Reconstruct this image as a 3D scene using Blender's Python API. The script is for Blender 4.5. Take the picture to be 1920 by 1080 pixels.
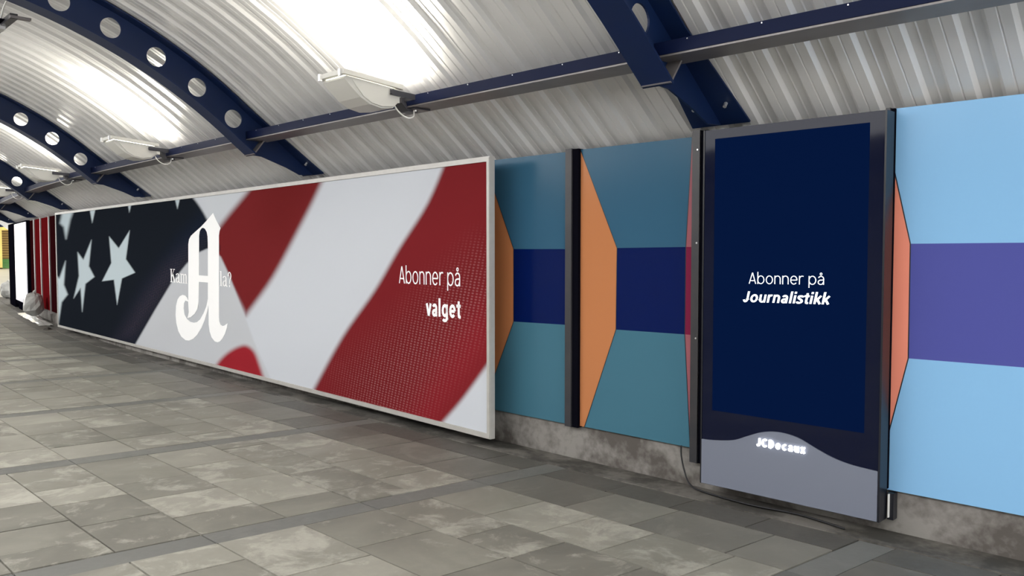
import bpy, bmesh, math, random
import numpy as np
from mathutils import Vector, Matrix

for o_ in list(bpy.data.objects):
    bpy.data.objects.remove(o_)
scene = bpy.context.scene
COL = scene.collection
random.seed(7)

# ------------------------------------------------------------------ camera, world, exposure
F_PX, HORIZON, CAM_H = 1550.0, 470.0, 1.55
PITCH = math.atan((540 - HORIZON) / F_PX)
cam_data = bpy.data.cameras.new('camera')
cam_data.sensor_width = 36.0
cam_data.lens = F_PX / 1920 * 36.0
cam_data.clip_end = 300
cam = bpy.data.objects.new('camera', cam_data)
COL.objects.link(cam)
cam.location = (0, 0, CAM_H)
cam.rotation_euler = (math.pi / 2 - PITCH, 0, 0)
scene.camera = cam

world = bpy.data.worlds.new('world')
scene.world = world
world.use_nodes = True
world.node_tree.nodes['Background'].inputs[0].default_value = (1.0, 0.995, 0.985, 1)
world.node_tree.nodes['Background'].inputs[1].default_value = 6.0
scene.view_settings.view_transform = 'Standard'
scene.view_settings.look = 'None'
scene.view_settings.exposure = 0.0
scene.view_settings.gamma = 1.0
scene.view_settings.use_curve_mapping = False
LAMP_W = 38.0          # radiant power of each floodlight
LAMP_COL = (1.0, 0.95, 0.84)

# ------------------------------------------------------------------ the curved wall line
# s runs along the wall (away from the camera), n is the distance from the wall into the tunnel
DS = 0.05
S_MIN, S_MAX = -24.0, 64.0
def curv(s):
    if s < 8.3: return math.radians(0.30)
    if s < 13.2: return math.radians(1.05)
    return math.radians(0.20)
_S = [0.0]; _P = [(0.4, 6.2)]; _H = [math.radians(45)]
def _step(sgn):
    s, (x, y), h = 0.0, (0.4, 6.2), math.radians(45)
    out = []
    while (s < S_MAX if sgn > 0 else s > S_MIN):
        hm = h - sgn * curv(s) * DS / 2
        x += -math.sin(hm) * DS * sgn; y += math.cos(hm) * DS * sgn
        h -= sgn * curv(s) * DS; s += sgn * DS
        out.append((s, x, y, h))
    return out
_tab = [t for t in reversed(_step(-1))] + [(0.0, 0.4, 6.2, math.radians(45))] + _step(1)
TAB = np.array(_tab)
def frame(s):
    return (np.interp(s, TAB[:, 0], TAB[:, 1]), np.interp(s, TAB[:, 0], TAB[:, 2]), np.interp(s, TAB[:, 0], TAB[:, 3]))
def W(s, n, z):
    x, y, h = frame(s)
    return Vector((x - n * math.cos(h), y - n * math.sin(h), z))

# ------------------------------------------------------------------ photo pixels <-> world
CP, SP = math.cos(PITCH), math.sin(PITCH)
def ray(px, py):
    a, b = (px - 960) / F_PX, (540 - py) / F_PX
    return Vector((a, CP + b * SP, -SP + b * CP))
def proj(P):
    x, y, z = P[0], P[1], P[2] - CAM_H
    d = y * CP - z * SP
    return 960 + F_PX * x / d, 540 - F_PX * (y * SP + z * CP) / d
class Plane:
    """vertical plane through a (at u=0) running towards b; u in metres, n out of it towards the tunnel"""
    def __init__(self, a, b):
        self.a = Vector((a[0], a[1], 0)); d = Vector((b[0] - a[0], b[1] - a[1], 0))
        self.len = d.length; self.d = d.normalized()
        self.nrm = Vector((-self.d.y, self.d.x, 0))
        if self.nrm.dot(Vector((0, 0, 0)) - self.a) < 0: self.nrm = -self.nrm
    def pt(self, u, z, off=0.0):
        p = self.a + self.d * u + self.nrm * off
        return Vector((p.x, p.y, z))
    def pix(self, px, py, off=0.0):
        r = ray(px, py); o = self.a + self.nrm * off
        t = o.dot(self.nrm) / r.dot(self.nrm)
        p = r * t
        return ((p - self.a).dot(self.d), p.z + CAM_H)

# ------------------------------------------------------------------ materials
def lin(c):
    def f(v):
        v /= 255.0
        return v / 12.92 if v <= 0.04045 else ((v + 0.055) / 1.055) ** 2.4
    return (f(c[0]), f(c[1]), f(c[2]), 1.0)
MATS = {}
def mat(name, rgb, rough=0.5, metal=0.0, spec=0.5, emit=0.0, coat=0.0, noise=None, bump=None, emit_rgb=None):
    """noise = (scale, strength 0..1, rgb2); bump = (scale, strength)"""
    if name in MATS: return MATS[name]
    m = bpy.data.materials.new(name); m.use_nodes = True
    nt = m.node_tree; b = nt.nodes['Principled BSDF']
    c = rgb if len(rgb) == 4 else (*rgb, 1)
    b.inputs['Base Color'].default_value = c
    b.inputs['Roughness'].default_value = rough
    b.inputs['Metallic'].default_value = metal
    b.inputs['Specular IOR Level'].default_value = spec
    b.inputs['Coat Weight'].default_value = coat
    b.inputs['Coat Roughness'].default_value = 0.08
    if emit:
        b.inputs['Emission Color'].default_value = (emit_rgb or c)
        b.inputs['Emission Strength'].default_value = emit
    tc = nt.nodes.new('ShaderNodeTexCoord')
    if noise:
        n = nt.nodes.new('ShaderNodeTexNoise'); n.inputs['Scale'].default_value = noise[0]; n.inputs['Detail'].default_value = 6
        nt.links.new(tc.outputs['Object'], n.inputs['Vector'])
        r = nt.nodes.new('ShaderNodeValToRGB'); r.color_ramp.elements[0].position = 0.38; r.color_ramp.elements[1].position = 0.66
        nt.links.new(n.outputs['Fac'], r.inputs['Fac'])
        mx = nt.nodes.new('ShaderNodeMix'); mx.data_type = 'RGBA'
        mu = nt.nodes.new('ShaderNodeMath'); mu.operation = 'MULTIPLY'; mu.inputs[1].default_value = noise[1]
        nt.links.new(r.outputs['Color'], mu.inputs[0]); nt.links.new(mu.outputs[0], mx.inputs['Factor'])
        mx.inputs['A'].default_value = c; c2 = noise[2]; mx.inputs['B'].default_value = c2 if len(c2) == 4 else (*c2, 1)
        nt.links.new(mx.outputs['Result'], b.inputs['Base Color'])
    if bump:
        n = nt.nodes.new('ShaderNodeTexNoise'); n.inputs['Scale'].default_value = bump[0]; n.inputs['Detail'].default_value = 5
        nt.links.new(tc.outputs['Object'], n.inputs['Vector'])
        bp = nt.nodes.new('ShaderNodeBump'); bp.inputs['Strength'].default_value = bump[1]; bp.inputs['Distance'].default_value = 0.01
        nt.links.new(n.outputs['Fac'], bp.inputs['Height']); nt.links.new(bp.outputs['Normal'], b.inputs['Normal'])
    MATS[name] = m
    return m

M_SHEET = mat('corrugated_metal', (0.71, 0.706, 0.70), rough=0.33, metal=0.25, noise=(1.1, 0.3, (0.62, 0.616, 0.61)))
M_NAVY = mat('navy_paint', (0.004, 0.014, 0.058), rough=0.45, spec=0.25, noise=(6, 0.3, (0.007, 0.017, 0.045)))
M_NAVY_SHADED = mat('navy_paint_shaded', (0.002, 0.006, 0.032), rough=0.5, spec=0.12)  # same navy paint darkened; shade of the purlin face put into the colour
M_PLATE = mat('grey_steel_plate', (0.20, 0.185, 0.185), rough=0.4, metal=0.3, noise=(5, 0.5, (0.14, 0.125, 0.12)))
M_LAMPW = mat('lamp_white_enamel', (0.58, 0.57, 0.53), rough=0.45)
M_LAMPG = mat('lamp_glass_lit', (1, 0.97, 0.88), rough=0.2, emit=12.0)
M_STRAP = mat('lamp_strap_steel', (0.055, 0.055, 0.065), rough=0.45, metal=0.4)
M_WHITECABLE = mat('white_cable', (0.75, 0.75, 0.72), rough=0.5)
M_SCREW = mat('screw_zinc', (0.75, 0.75, 0.75), rough=0.3, metal=0.8)
M_ALU = mat('frame_aluminium', (0.50, 0.485, 0.46), rough=0.42, metal=0.25, noise=(14, 0.35, (0.40, 0.385, 0.36)))
M_POST = mat('post_dark_steel', (0.030, 0.030, 0.036), rough=0.4, noise=(7, 0.5, (0.05, 0.045, 0.045)))
M_POSTBLK = mat('post_black', (0.004, 0.004, 0.007), rough=0.8, spec=0.0)
M_KBLACK = mat('kiosk_black', (0.006, 0.007, 0.012), rough=0.35)
M_KGLASS = mat('kiosk_glass_black', (0.005, 0.007, 0.022), rough=0.06, spec=0.16)
M_KGREY = mat('kiosk_grey_panel', (0.165, 0.182, 0.235), rough=0.5, metal=0.1)
M_SCREEN = mat('screen_navy', (0.001, 0.003, 0.012), rough=0.6, spec=0.0, emit=1.0, emit_rgb=lin((2, 16, 49)))
M_SCRTXT = mat('screen_white_text', (0.8, 0.8, 0.8), emit=0.9, emit_rgb=(0.93, 0.97, 1, 1))
M_SIGN = mat('backlit_letters', (1, 1, 1), emit=3.0)
M_PRINTW = mat('print_white_letters', (0.98, 0.98, 0.98), rough=0.6, spec=0.1)
M_LINE = mat('print_black_line', (0.010, 0.012, 0.02), rough=0.3)
M_CABLE = mat('black_cable', (0.008, 0.008, 0.010), rough=0.5)
M_BAG = mat('grey_plastic_bag', (0.42, 0.42, 0.40), rough=0.28, noise=(5, 0.6, (0.22, 0.22, 0.21)))
M_BAGW = mat('white_plastic_film', (0.42, 0.42, 0.40), rough=0.3)
M_CHROME = mat('bright_trim', (0.38, 0.37, 0.36), rough=0.35, metal=0.5)
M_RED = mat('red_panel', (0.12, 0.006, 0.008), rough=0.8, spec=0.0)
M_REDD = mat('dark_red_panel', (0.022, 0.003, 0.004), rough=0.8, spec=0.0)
M_LIGHTBOX = mat('white_lightbox', (0.8, 0.8, 0.85), rough=0.3, emit=0.25, emit_rgb=(0.93, 0.90, 1.0, 1), noise=(0.9, 0.4, (0.6, 0.6, 0.7)))
M_YELLOW = mat('yellow_tile_wall', lin((225, 205, 120)), rough=0.5)
M_STEP = mat('stair_tread', lin((190, 165, 100)), rough=0.6)
M_RISER = mat('stair_riser', lin((120, 98, 60)), rough=0.6)
M_GREEN = mat('green_stair_nosing', lin((95, 150, 90)), rough=0.6)
M_PLASTER = mat('plaster_wall', (0.42, 0.41, 0.39), rough=0.7, noise=(1.5, 0.4, (0.33, 0.32, 0.30)))
M_DEBRIS = mat('dark_leaf', (0.03, 0.025, 0.02), rough=0.8)

def concrete(name, a, b_, c):
    m = bpy.data.materials.new(name); m.use_nodes = True
    nt = m.node_tree; bs = nt.nodes['Principled BSDF']; bs.inputs['Roughness'].default_value = 0.75
    tc = nt.nodes.new('ShaderNodeTexCoord')
    n1 = nt.nodes.new('ShaderNodeTexNoise'); n1.inputs['Scale'].default_value = 2.6; n1.inputs['Detail'].default_value = 8; n1.inputs['Distortion'].default_value = 0.6
    n2 = nt.nodes.new('ShaderNodeTexNoise'); n2.inputs['Scale'].default_value = 22; n2.inputs['Detail'].default_value = 6
    nt.links.new(tc.outputs['Object'], n1.inputs['Vector']); nt.links.new(tc.outputs['Object'], n2.inputs['Vector'])
    r = nt.nodes.new('ShaderNodeValToRGB')
    e = r.color_ramp.elements
    e[0].position = 0.40; e[0].color = (*a, 1); e[1].position = 0.62; e[1].color = (*c, 1)
    k = e.new(0.5); k.color = (*b_, 1)
    ad = nt.nodes.new('ShaderNodeMath'); ad.operation = 'MULTIPLY_ADD'; ad.inputs[1].default_value = 0.35
    nt.links.new(n2.outputs['Fac'], ad.inputs[0]); 
    sb = nt.nodes.new('ShaderNodeMath'); sb.operation = 'SUBTRACT'; sb.inputs[1].default_value = 0.175
    nt.links.new(n1.outputs['Fac'], sb.inputs[0]); nt.links.new(sb.outputs[0], ad.inputs[2])
    nt.links.new(ad.outputs[0], r.inputs['Fac']); nt.links.new(r.outputs['Color'], bs.inputs['Base Color'])
    bp = nt.nodes.new('ShaderNodeBump'); bp.inputs['Strength'].default_value = 0.5; bp.inputs['Distance'].default_value = 0.012
    nt.links.new(ad.outputs[0], bp.inputs['Height']); nt.links.new(bp.outputs['Normal'], bs.inputs['Normal'])
    MATS[name] = m
    return m
M_CONC = concrete('stained_concrete', (0.085, 0.075, 0.066), (0.155, 0.142, 0.130), (0.235, 0.222, 0.205))
M_GUTTER = concrete('dirty_gutter', (0.045, 0.042, 0.036), (0.085, 0.078, 0.068), (0.14, 0.13, 0.115))

def slab_material(name, dark, mid, light, edge, patch=0.6):
    """grey cleft paving stone: tone differs per stone, pale worn patches with ragged outlines, darker smears"""
    m = bpy.data.materials.new(name); m.use_nodes = True
    nt = m.node_tree; L = nt.links; bs = nt.nodes['Principled BSDF']; N = nt.nodes.new
    geo = N('ShaderNodeNewGeometry'); at = N('ShaderNodeAttribute'); at.attribute_name = 'tone'
    sc = N('ShaderNodeMath'); sc.operation = 'MULTIPLY'; sc.inputs[1].default_value = 57.0; L.new(at.outputs['Fac'], sc.inputs[0])
    ps = N('ShaderNodeVectorMath'); ps.operation = 'ADD'; L.new(geo.outputs['Position'], ps.inputs[0]); L.new(sc.outputs[0], ps.inputs[1])
    def noise(scale, detail, rough, dist):
        n = N('ShaderNodeTexNoise'); n.inputs['Scale'].default_value = scale; n.inputs['Detail'].default_value = detail
        n.inputs['Roughness'].default_value = rough; n.inputs['Distortion'].default_value = dist; L.new(ps.outputs[0], n.inputs['Vector']); return n.outputs['Fac']
    def math_(op, a, b, c=None):
        n = N('ShaderNodeMath'); n.operation = op
        for k, v in enumerate((a, b, c)):
            if v is None: continue
            if isinstance(v, (int, float)): n.inputs[k].default_value = v
            else: L.new(v, n.inputs[k])
        return n.outputs[0]
    n1 = noise(1.7, 5, 0.6, 0.5); n2 = noise(24, 8, 0.7, 0.0); n3 = noise(4.0, 12, 0.70, 0.5)
    val = math_('MULTIPLY_ADD', at.outputs['Fac'], 0.30, math_('MULTIPLY_ADD', n1, 0.55, -0.04))
    val = math_('MULTIPLY_ADD', n2, 0.25, val)
    r1 = N('ShaderNodeValToRGB'); e = r1.color_ramp.elements
    e[0].position = 0.32; e[0].color = (*dark, 1); e[1].position = 0.74; e[1].color = (*light, 1); k = e.new(0.52); k.color = (*mid, 1)
    L.new(val, r1.inputs['Fac'])
    # worn pale patches, more of them on some stones than on others
    th = math_('MULTIPLY_ADD', math_('FRACT', math_('MULTIPLY', at.outputs['Fac'], 7.31), 0), 0.13, n3)
    r3 = N('ShaderNodeValToRGB'); r3.color_ramp.elements[0].position = 0.59; r3.color_ramp.elements[1].position = 0.70
    L.new(th, r3.inputs['Fac'])
    fac = math_('MULTIPLY', math_('MULTIPLY', r3.outputs['Color'], patch), math_('MULTIPLY_ADD', n2, 1.1, 0.15))
    mx = N('ShaderNodeMix'); mx.data_type = 'RGBA'; mx.inputs['B'].default_value = (*edge, 1)
    L.new(fac, mx.inputs['Factor']); L.new(r1.outputs['Color'], mx.inputs['A']); L.new(mx.outputs['Result'], bs.inputs['Base Color'])
    rr = N('ShaderNodeMapRange'); rr.inputs['To Min'].default_value = 0.40; rr.inputs['To Max'].default_value = 0.75
    L.new(n2, rr.inputs['Value']); L.new(rr.outputs['Result'], bs.inputs['Roughness'])
    bp = N('ShaderNodeBump'); bp.inputs['Strength'].default_value = 0.4; bp.inputs['Distance'].default_value = 0.006
    L.new(math_('MULTIPLY_ADD', r3.outputs['Color'], 0.15, val), bp.inputs['Height']); L.new(bp.outputs['Normal'], bs.inputs['Normal'])
    MATS[name] = m
    return m
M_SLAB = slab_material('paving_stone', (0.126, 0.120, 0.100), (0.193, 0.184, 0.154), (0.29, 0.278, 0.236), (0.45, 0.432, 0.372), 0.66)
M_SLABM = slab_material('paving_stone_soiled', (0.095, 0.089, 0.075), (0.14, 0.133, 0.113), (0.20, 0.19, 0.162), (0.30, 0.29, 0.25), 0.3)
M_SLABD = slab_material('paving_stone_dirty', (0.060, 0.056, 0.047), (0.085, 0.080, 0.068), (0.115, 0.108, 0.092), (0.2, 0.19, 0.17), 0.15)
M_STRIP = slab_material('paving_strip_stone', (0.100, 0.100, 0.092), (0.122, 0.122, 0.112), (0.15, 0.149, 0.136), (0.22, 0.215, 0.195), 0.25)
M_GROUT = mat('grout_dark', (0.06, 0.057, 0.05), rough=0.9, noise=(8, 0.5, (0.10, 0.095, 0.085)))

# ------------------------------------------------------------------ mesh helpers
def link(o, parent=None):
    COL.objects.link(o)
    if parent is not None: o.parent = parent
    return o
def origin_of(parent):
    v = Vector((0, 0, 0))
    while parent is not None:
        v += parent.location; parent = parent.parent
    return v
def mk(name, verts, faces, mats, parent=None, fmat=None, smooth=False):
    """world-space vertices -> ONE mesh object (its coordinates are taken relative to its unrotated parent)"""
    if not isinstance(mats, (list, tuple)): mats = [mats]
    me = bpy.data.meshes.new(name)
    if parent is None:
        a = np.array([tuple(v) for v in verts]); c = Vector((float(a[:, 0].mean()), float(a[:, 1].mean()), float(a[:, 2].min())))
    else:
        c = origin_of(parent)
    me.from_pydata([tuple(Vector(v) - c) for v in verts], [], faces)
    for m in mats: me.materials.append(m)
    if fmat: me.polygons.foreach_set('material_index', fmat)
    if smooth: me.polygons.foreach_set('use_smooth', [True] * len(me.polygons))
    bm = bmesh.new(); bm.from_mesh(me); bmesh.ops.recalc_face_normals(bm, faces=bm.faces); bm.to_mesh(me); bm.free()
    me.update()
    o = bpy.data.objects.new(name, me)
    if parent is None: o.location = c
    return link(o, parent)
def empty(name, loc, rz=0.0):
    o = bpy.data.objects.new(name, None); o.empty_display_size = 0.1
    o.location = loc; o.rotation_euler = (0, 0, rz)
    return link(o)
def tag(o, label=None, cat=None, group=None, kind=None):
    if label: o['label'] = label
    if cat: o['category'] = cat
    if group: o['group'] = group
    if kind: o['kind'] = kind
    return o
class MB:
    """collects boxes, prisms and tubes into one mesh"""
    def __init__(self): self.v = []; self.f = []; self.m = []
    def add(self, vs, fs, mi=0):
        k = len(self.v); self.v += [Vector(v) for v in vs]; self.f += [[i + k for i in f] for f in fs]; self.m += [mi] * len(fs); return self
    def hexa(self, c8, mi=0):
        return self.add(c8, [(0, 1, 2, 3), (7, 6, 5, 4), (0, 4, 5, 1), (1, 5, 6, 2), (2, 6, 7, 3), (3, 7, 4, 0)], mi)
    def box(self, x0, x1, y0, y1, z0, z1, mi=0):
        return self.hexa([(x0, y0, z0), (x1, y0, z0), (x1, y1, z0), (x0, y1, z0), (x0, y0, z1), (x1, y0, z1), (x1, y1, z1), (x0, y1, z1)], mi)
    def cbox(self, s0, s1, n0, n1, z0, z1, mi=0, step=1.0):
        k = max(1, int(abs(s1 - s0) / step + 0.5)); ss = [s0 + (s1 - s0) * i / k for i in range(k + 1)]
        vs = []
        for s in ss: vs += [W(s, n0, z0), W(s, n1, z0), W(s, n1, z1), W(s, n0, z1)]
        fs = [(0, 1, 2, 3), tuple(4 * k + i for i in (3, 2, 1, 0))]
        for i in range(k):
            a = 4 * i; b = a + 4
            for j in range(4): fs.append((a + j, b + j, b + (j + 1) % 4, a + (j + 1) % 4))
        return self.add(vs, fs, mi)
    def pbox(self, pl, u0, u1, z0, z1, o0, o1, mi=0):
        return self.hexa([pl.pt(u0, z0, o0), pl.pt(u1, z0, o0), pl.pt(u1, z0, o1), pl.pt(u0, z0, o1), pl.pt(u0, z1, o0), pl.pt(u1, z1, o0), pl.pt(u1, z1, o1), pl.pt(u0, z1, o1)], mi)
    def tube(self, pts, r, k=8, mi=0):
        pts = [Vector(p) for p in pts]; vs = []; n = len(pts)
        for i, p in enumerate(pts):
            t = (pts[min(i + 1, n - 1)] - pts[max(i - 1, 0)]).normalized()
            a = t.cross(Vector((0, 0, 1)))
            if a.length < 1e-3: a = t.cross(Vector((1, 0, 0)))
            a.normalize(); b = t.cross(a)
            for j in range(k):
                th = 2 * math.pi * j / k; vs.append(p + (a * math.cos(th) + b * math.sin(th)) * r)
        fs = [tuple(range(k))[::-1], tuple((n - 1) * k + j for j in range(k))]
        for i in range(n - 1):
            for j in range(k): fs.append((i * k + j, i * k + (j + 1) % k, (i + 1) * k + (j + 1) % k, (i + 1) * k + j))
        return self.add(vs, fs, mi)
    def prism(self, prof, axis_fn, d0, d1, mi=0):
        k = len(prof); vs = [axis_fn(p, d0) for p in prof] + [axis_fn(p, d1) for p in prof]
        fs = [tuple(range(k))[::-1], tuple(range(k, 2 * k))] + [(i, (i + 1) % k, k + (i + 1) % k, k + i) for i in range(k)]
        return self.add(vs, fs, mi)
    def build(self, name, mats, parent=None, smooth=False):
        return mk(name, self.v, self.f, mats, parent, self.m, smooth)
def catmull(pts, sub=6):
    pts = [Vector(p) for p in pts]; out = []
    for i in range(len(pts) - 1):
        p0, p1, p2, p3 = pts[max(i - 1, 0)], pts[i], pts[i + 1], pts[min(i + 2, len(pts) - 1)]
        for k in range(sub):
            t = k / sub
            out.append(0.5 * ((2 * p1) + (p2 - p0) * t + (2 * p0 - 5 * p1 + 4 * p2 - p3) * t * t + (3 * p1 - p0 - 3 * p2 + p3) * t ** 3))
    return out + [pts[-1]]
def filled(loops, depth):
    """2-D loops (outer and holes) -> mesh data of the filled, extruded shape, in x,y with z = +-depth"""
    cu = bpy.data.curves.new('tmp', 'CURVE'); cu.dimensions = '2D'; cu.fill_mode = 'BOTH'; cu.extrude = depth
    for lp in loops:
        sp = cu.splines.new('POLY'); sp.points.add(len(lp) - 1)
        for p, q in zip(sp.points, lp): p.co = (q[0], q[1], 0, 1)
        sp.use_cyclic_u = True
    return curve_mesh(cu)
def curve_mesh(cu):
    o = bpy.data.objects.new('tmp', cu); COL.objects.link(o)
    dg = bpy.context.evaluated_depsgraph_get(); dg.update()
    me = bpy.data.meshes.new_from_object(o.evaluated_get(dg))
    vs = [v.co.copy() for v in me.vertices]; fs = [tuple(p.vertices) for p in me.polygons]
    bpy.data.objects.remove(o); bpy.data.curves.remove(cu); bpy.data.meshes.remove(me)
    return vs, fs
def text_mesh(s, offset=0.0, shear=0.0, spacing=1.0):
    cu = bpy.data.curves.new('tmp', 'FONT'); cu.body = s; cu.size = 1.0; cu.offset = offset; cu.shear = shear
    cu.space_character = spacing; cu.resolution_u = 4; cu.extrude = 0.001
    return curve_mesh(cu)
def plane_text(name, vs, fs, pl, u0, u1, zb, zt, off, thick, m, parent, slope=0.0, vref=None):
    """fit flat lettering into [u0,u1] x [zb,zt] of a wall plane (u0 may lie right of u1)"""
    xs = [v.x for v in vs]; ys = [v.y for v in vs]; x0, x1 = min(xs), max(xs)
    y0, y1 = vref or (min(ys), max(ys)); zs = [v.z for v in vs]; zm = max(zs) or 1
    out = []
    for v in vs:
        a = (v.x - x0) / (x1 - x0); b = (v.y - y0) / (y1 - y0)
        out.append(pl.pt(u0 + (u1 - u0) * a, zb + (zt - zb) * b + slope * a, off + thick * (0.5 + 0.5 * v.z / zm)))
    return mk(name, out, fs, m, parent)

# ------------------------------------------------------------------ tunnel section
C_N, C_Z, R_OUT = 3.9, -0.955, 5.0           # circle of the roof arch in the section plane
ANG = math.radians(39); WIDTH = 2 * C_N
def arch(r, a): return (C_N - r * math.sin(a), C_Z + r * math.cos(a))
def half_section(r, foot):                   # wall side first, up to the crown
    pts = list(foot)
    for i in range(15): pts.append(arch(r, ANG * (1 - i / 14)))
    return pts
outer_half = half_section(R_OUT, [(-0.14, 2.247), (0.0, 2.355), (0.25, 2.547), (0.5, 2.738)])
outer_full = outer_half + [(WIDTH - n, z) for n, z in reversed(outer_half[:-1])]

RIB_S = [-1.30 + 4.86 * i for i in range(-2, 7)]      # -11.0 ... 27.9
TUN0, TUN1 = RIB_S[0], RIB_S[-1]

# ------------------------------------------------------------------ setting: floor
def quad_strip(name, s0, s1, n0, n1, z, m, step=1.0, zf=None):
    k = max(1, int((s1 - s0) / step)); vs = []; fs = []
    for i in range(k + 1):
        s = s0 + (s1 - s0) * i / k; zz = zf(s) if zf else z
        vs += [W(s, n0, zz), W(s, n1, zz), W(s, n0, zz - 0.2), W(s, n1, zz - 0.2)]
    for i in range(k):
        a = 4 * i; b = a + 4
        fs += [(a, a + 1, b + 1, b), (a + 2, b + 2, b + 3, a + 3), (a, b, b + 2, a + 2), (a + 1, a + 3, b + 3, b + 1)]
    fs += [(0, 2, 3, 1), (4 * k, 4 * k + 1, 4 * k + 3, 4 * k + 2)]
    return mk(name, vs, fs, m)
floor = quad_strip('floor', TUN0, TUN1, -0.4, WIDTH + 0.2, -0.022, M_GROUT)
tag(floor, 'grey stone paved tunnel floor with darker cross bands', 'floor', kind='structure')

GUT = 0.27
rows = [GUT, 0.52, 0.95, 1.40, 1.77, 2.24, 2.72, 3.15, 3.60, 4.05, 4.50, 4.95, 5.40, 5.85, 6.30, 6.75, 7.20, WIDTH - 0.02]
SKEW, BAND, PITCHS = 0.13, 0.19, 2.25
rng = random.Random(11)
pieces = []
def add_piece(kind, s0, s1, n0, n1):
    g = 0.0045 if kind == 'slab' else 0.004
    c = W((s0 + s1) / 2, (n0 + n1) / 2, 0)
    px, py = proj(c) if c.y > 1.0 else (1e6, 1e6)
    pieces.append((kind, s0 + g, s1 - g, n0 + g, n1 - g, c, (-60 < px < 1980 and 400 < py < 1170)))
def shear(s, n): return s + SKEW * (n - 1.95)
for j in range(-6, 13):
    sc = 0.05 + PITCHS * j
    if sc - BAND > TUN1 - 1 or sc < TUN0: continue
    for i in range(len(rows) - 1):                      # the cross band: long narrow stones
        if i % 2 == 0: add_piece('strip', sc - BAND / 2, sc + BAND / 2, rows[i], rows[min(i + 2, len(rows) - 1)])
    a, b = sc + BAND / 2, sc + PITCHS - BAND / 2
    for i in range(len(rows) - 1):
        cut = [a]; L = rng.uniform(0.22, 0.55)
        while cut[-1] + L < b - 0.18:
            cut.append(cut[-1] + L); L = rng.choice((0.42, 0.5, 0.58, 0.66)) * rng.uniform(0.95, 1.05)
        cut.append(b)
        for k in range(len(cut) - 1): add_piece('slab', cut[k], cut[k + 1], rows[i], rows[i + 1])
vis = sorted([p for p in pieces if p[6]], key=lambda p: p[5].length)
slab_n = strip_n = 0
stuff = []
def piece_geo(p, dz):
    kind, s0, s1, n0, n1 = p[:5]
    t = [W(shear(s, n), n, z) for z in (-0.03, dz) for s, n in ((s0, n0), (s1, n0), (s1, n1), (s0, n1))]
    return t
HEX = [(3, 2, 1, 0), (4, 5, 6, 7), (0, 1, 5, 4), (1, 2, 6, 5), (2, 3, 7, 6), (3, 0, 4, 7)]
chosen = set()
for p in vis:
    if p[0] == 'slab' and slab_n >= 298: continue
    if p[0] == 'strip' and strip_n >= 60: continue
    if p[0] == 'slab': slab_n += 1
    else: strip_n += 1
    chosen.add(id(p))
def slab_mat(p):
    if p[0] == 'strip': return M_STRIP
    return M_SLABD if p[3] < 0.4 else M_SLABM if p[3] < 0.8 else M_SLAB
def set_tone(me, tones):
    a = me.attributes.new('tone', 'FLOAT', 'FACE'); a.data.foreach_set('value', tones)
for p in pieces:
    dz = rng.uniform(-0.0015, 0.0015) - (0.002 if p[0] == 'strip' else 0)
    tone = rng.random()
    if id(p) in chosen:
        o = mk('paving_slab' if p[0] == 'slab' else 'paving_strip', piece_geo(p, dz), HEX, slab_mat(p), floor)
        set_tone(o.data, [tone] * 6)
    else:
        stuff.append((p, dz, tone))
sv, sf, smi, st = [], [], [], []
for p, dz, tone in stuff:
    k = len(sv); sv += piece_geo(p, dz); sf += [tuple(i + k for i in f) for f in HEX]; smi += [0 if p[0] == 'slab' else 1] * 6; st += [tone] * 6
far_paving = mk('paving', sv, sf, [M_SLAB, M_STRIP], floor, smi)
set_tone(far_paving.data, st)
tag(far_paving, kind='stuff')
gut = MB()
gut.cbox(TUN0, TUN1, -0.02, GUT - 0.012, -0.05, -0.010, step=0.6)
gut = gut.build('drain_channel', M_GUTTER, floor)
lip = MB().cbox(TUN0, TUN1, GUT - 0.05, GUT - 0.004, -0.03, 0.004, step=0.6).build('channel_edge', M_GUTTER, floor)

# ------------------------------------------------------------------ setting: walls
wr = MB()
WR1 = 23.5
wr.cbox(TUN0, WR1, -0.28, -0.03, -0.05, 0.40, step=0.6)
wr.cbox(TUN0, WR1, -0.28, -0.14, 0.40, 2.24, step=0.6)
wall_r = tag(wr.build('wall_right', M_CONC), 'stained concrete wall base under the panels', 'wall', kind='structure')
wl = MB().cbox(TUN0, TUN1, WIDTH, WIDTH + 0.2, -0.05, 2.40, step=1.0).build('wall_left', M_PLASTER)
tag(wl, 'plain plaster wall of the tunnel', 'wall', kind='structure')

# ------------------------------------------------------------------ setting: corrugated roof, one sheet per bay
ceiling = empty('ceiling', W(0, C_N, 4.0))
tag(ceiling, 'barrel roof of pale corrugated metal sheets', 'ceiling', kind='structure')
PERIOD = 4.86 / 20
LIGHT_GAP0, LIGHT_GAP1 = 4.75, 6.80       # unseen opening in the far slope (n), added to let world light in
def corrugation(s0, s1):
    out = []; k = int(round((s1 - s0) / PERIOD))
    for i in range(k):
        b = s0 + i * PERIOD
        for f, h in ((0.0, 0.0), (0.20, 0.0), (0.225, 0.006), (0.25, 0.0), (0.44, 0.0), (0.54, 0.026), (0.70, 0.026), (0.725, 0.020), (0.75, 0.026), (0.92, 0.026)):
            out.append((b + f * PERIOD, h))
    out.append((s1, 0.0))
    return out
def section_normals(sec):
    out = []
    for i, p in enumerate(sec):
        a = sec[max(i - 1, 0)]; b = sec[min(i + 1, len(sec) - 1)]
        t = (b[0] - a[0], b[1] - a[1]); l = math.hypot(*t); out.append((-t[1] / l, t[0] / l))
    return out
sec_n = section_normals(outer_full)
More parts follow.
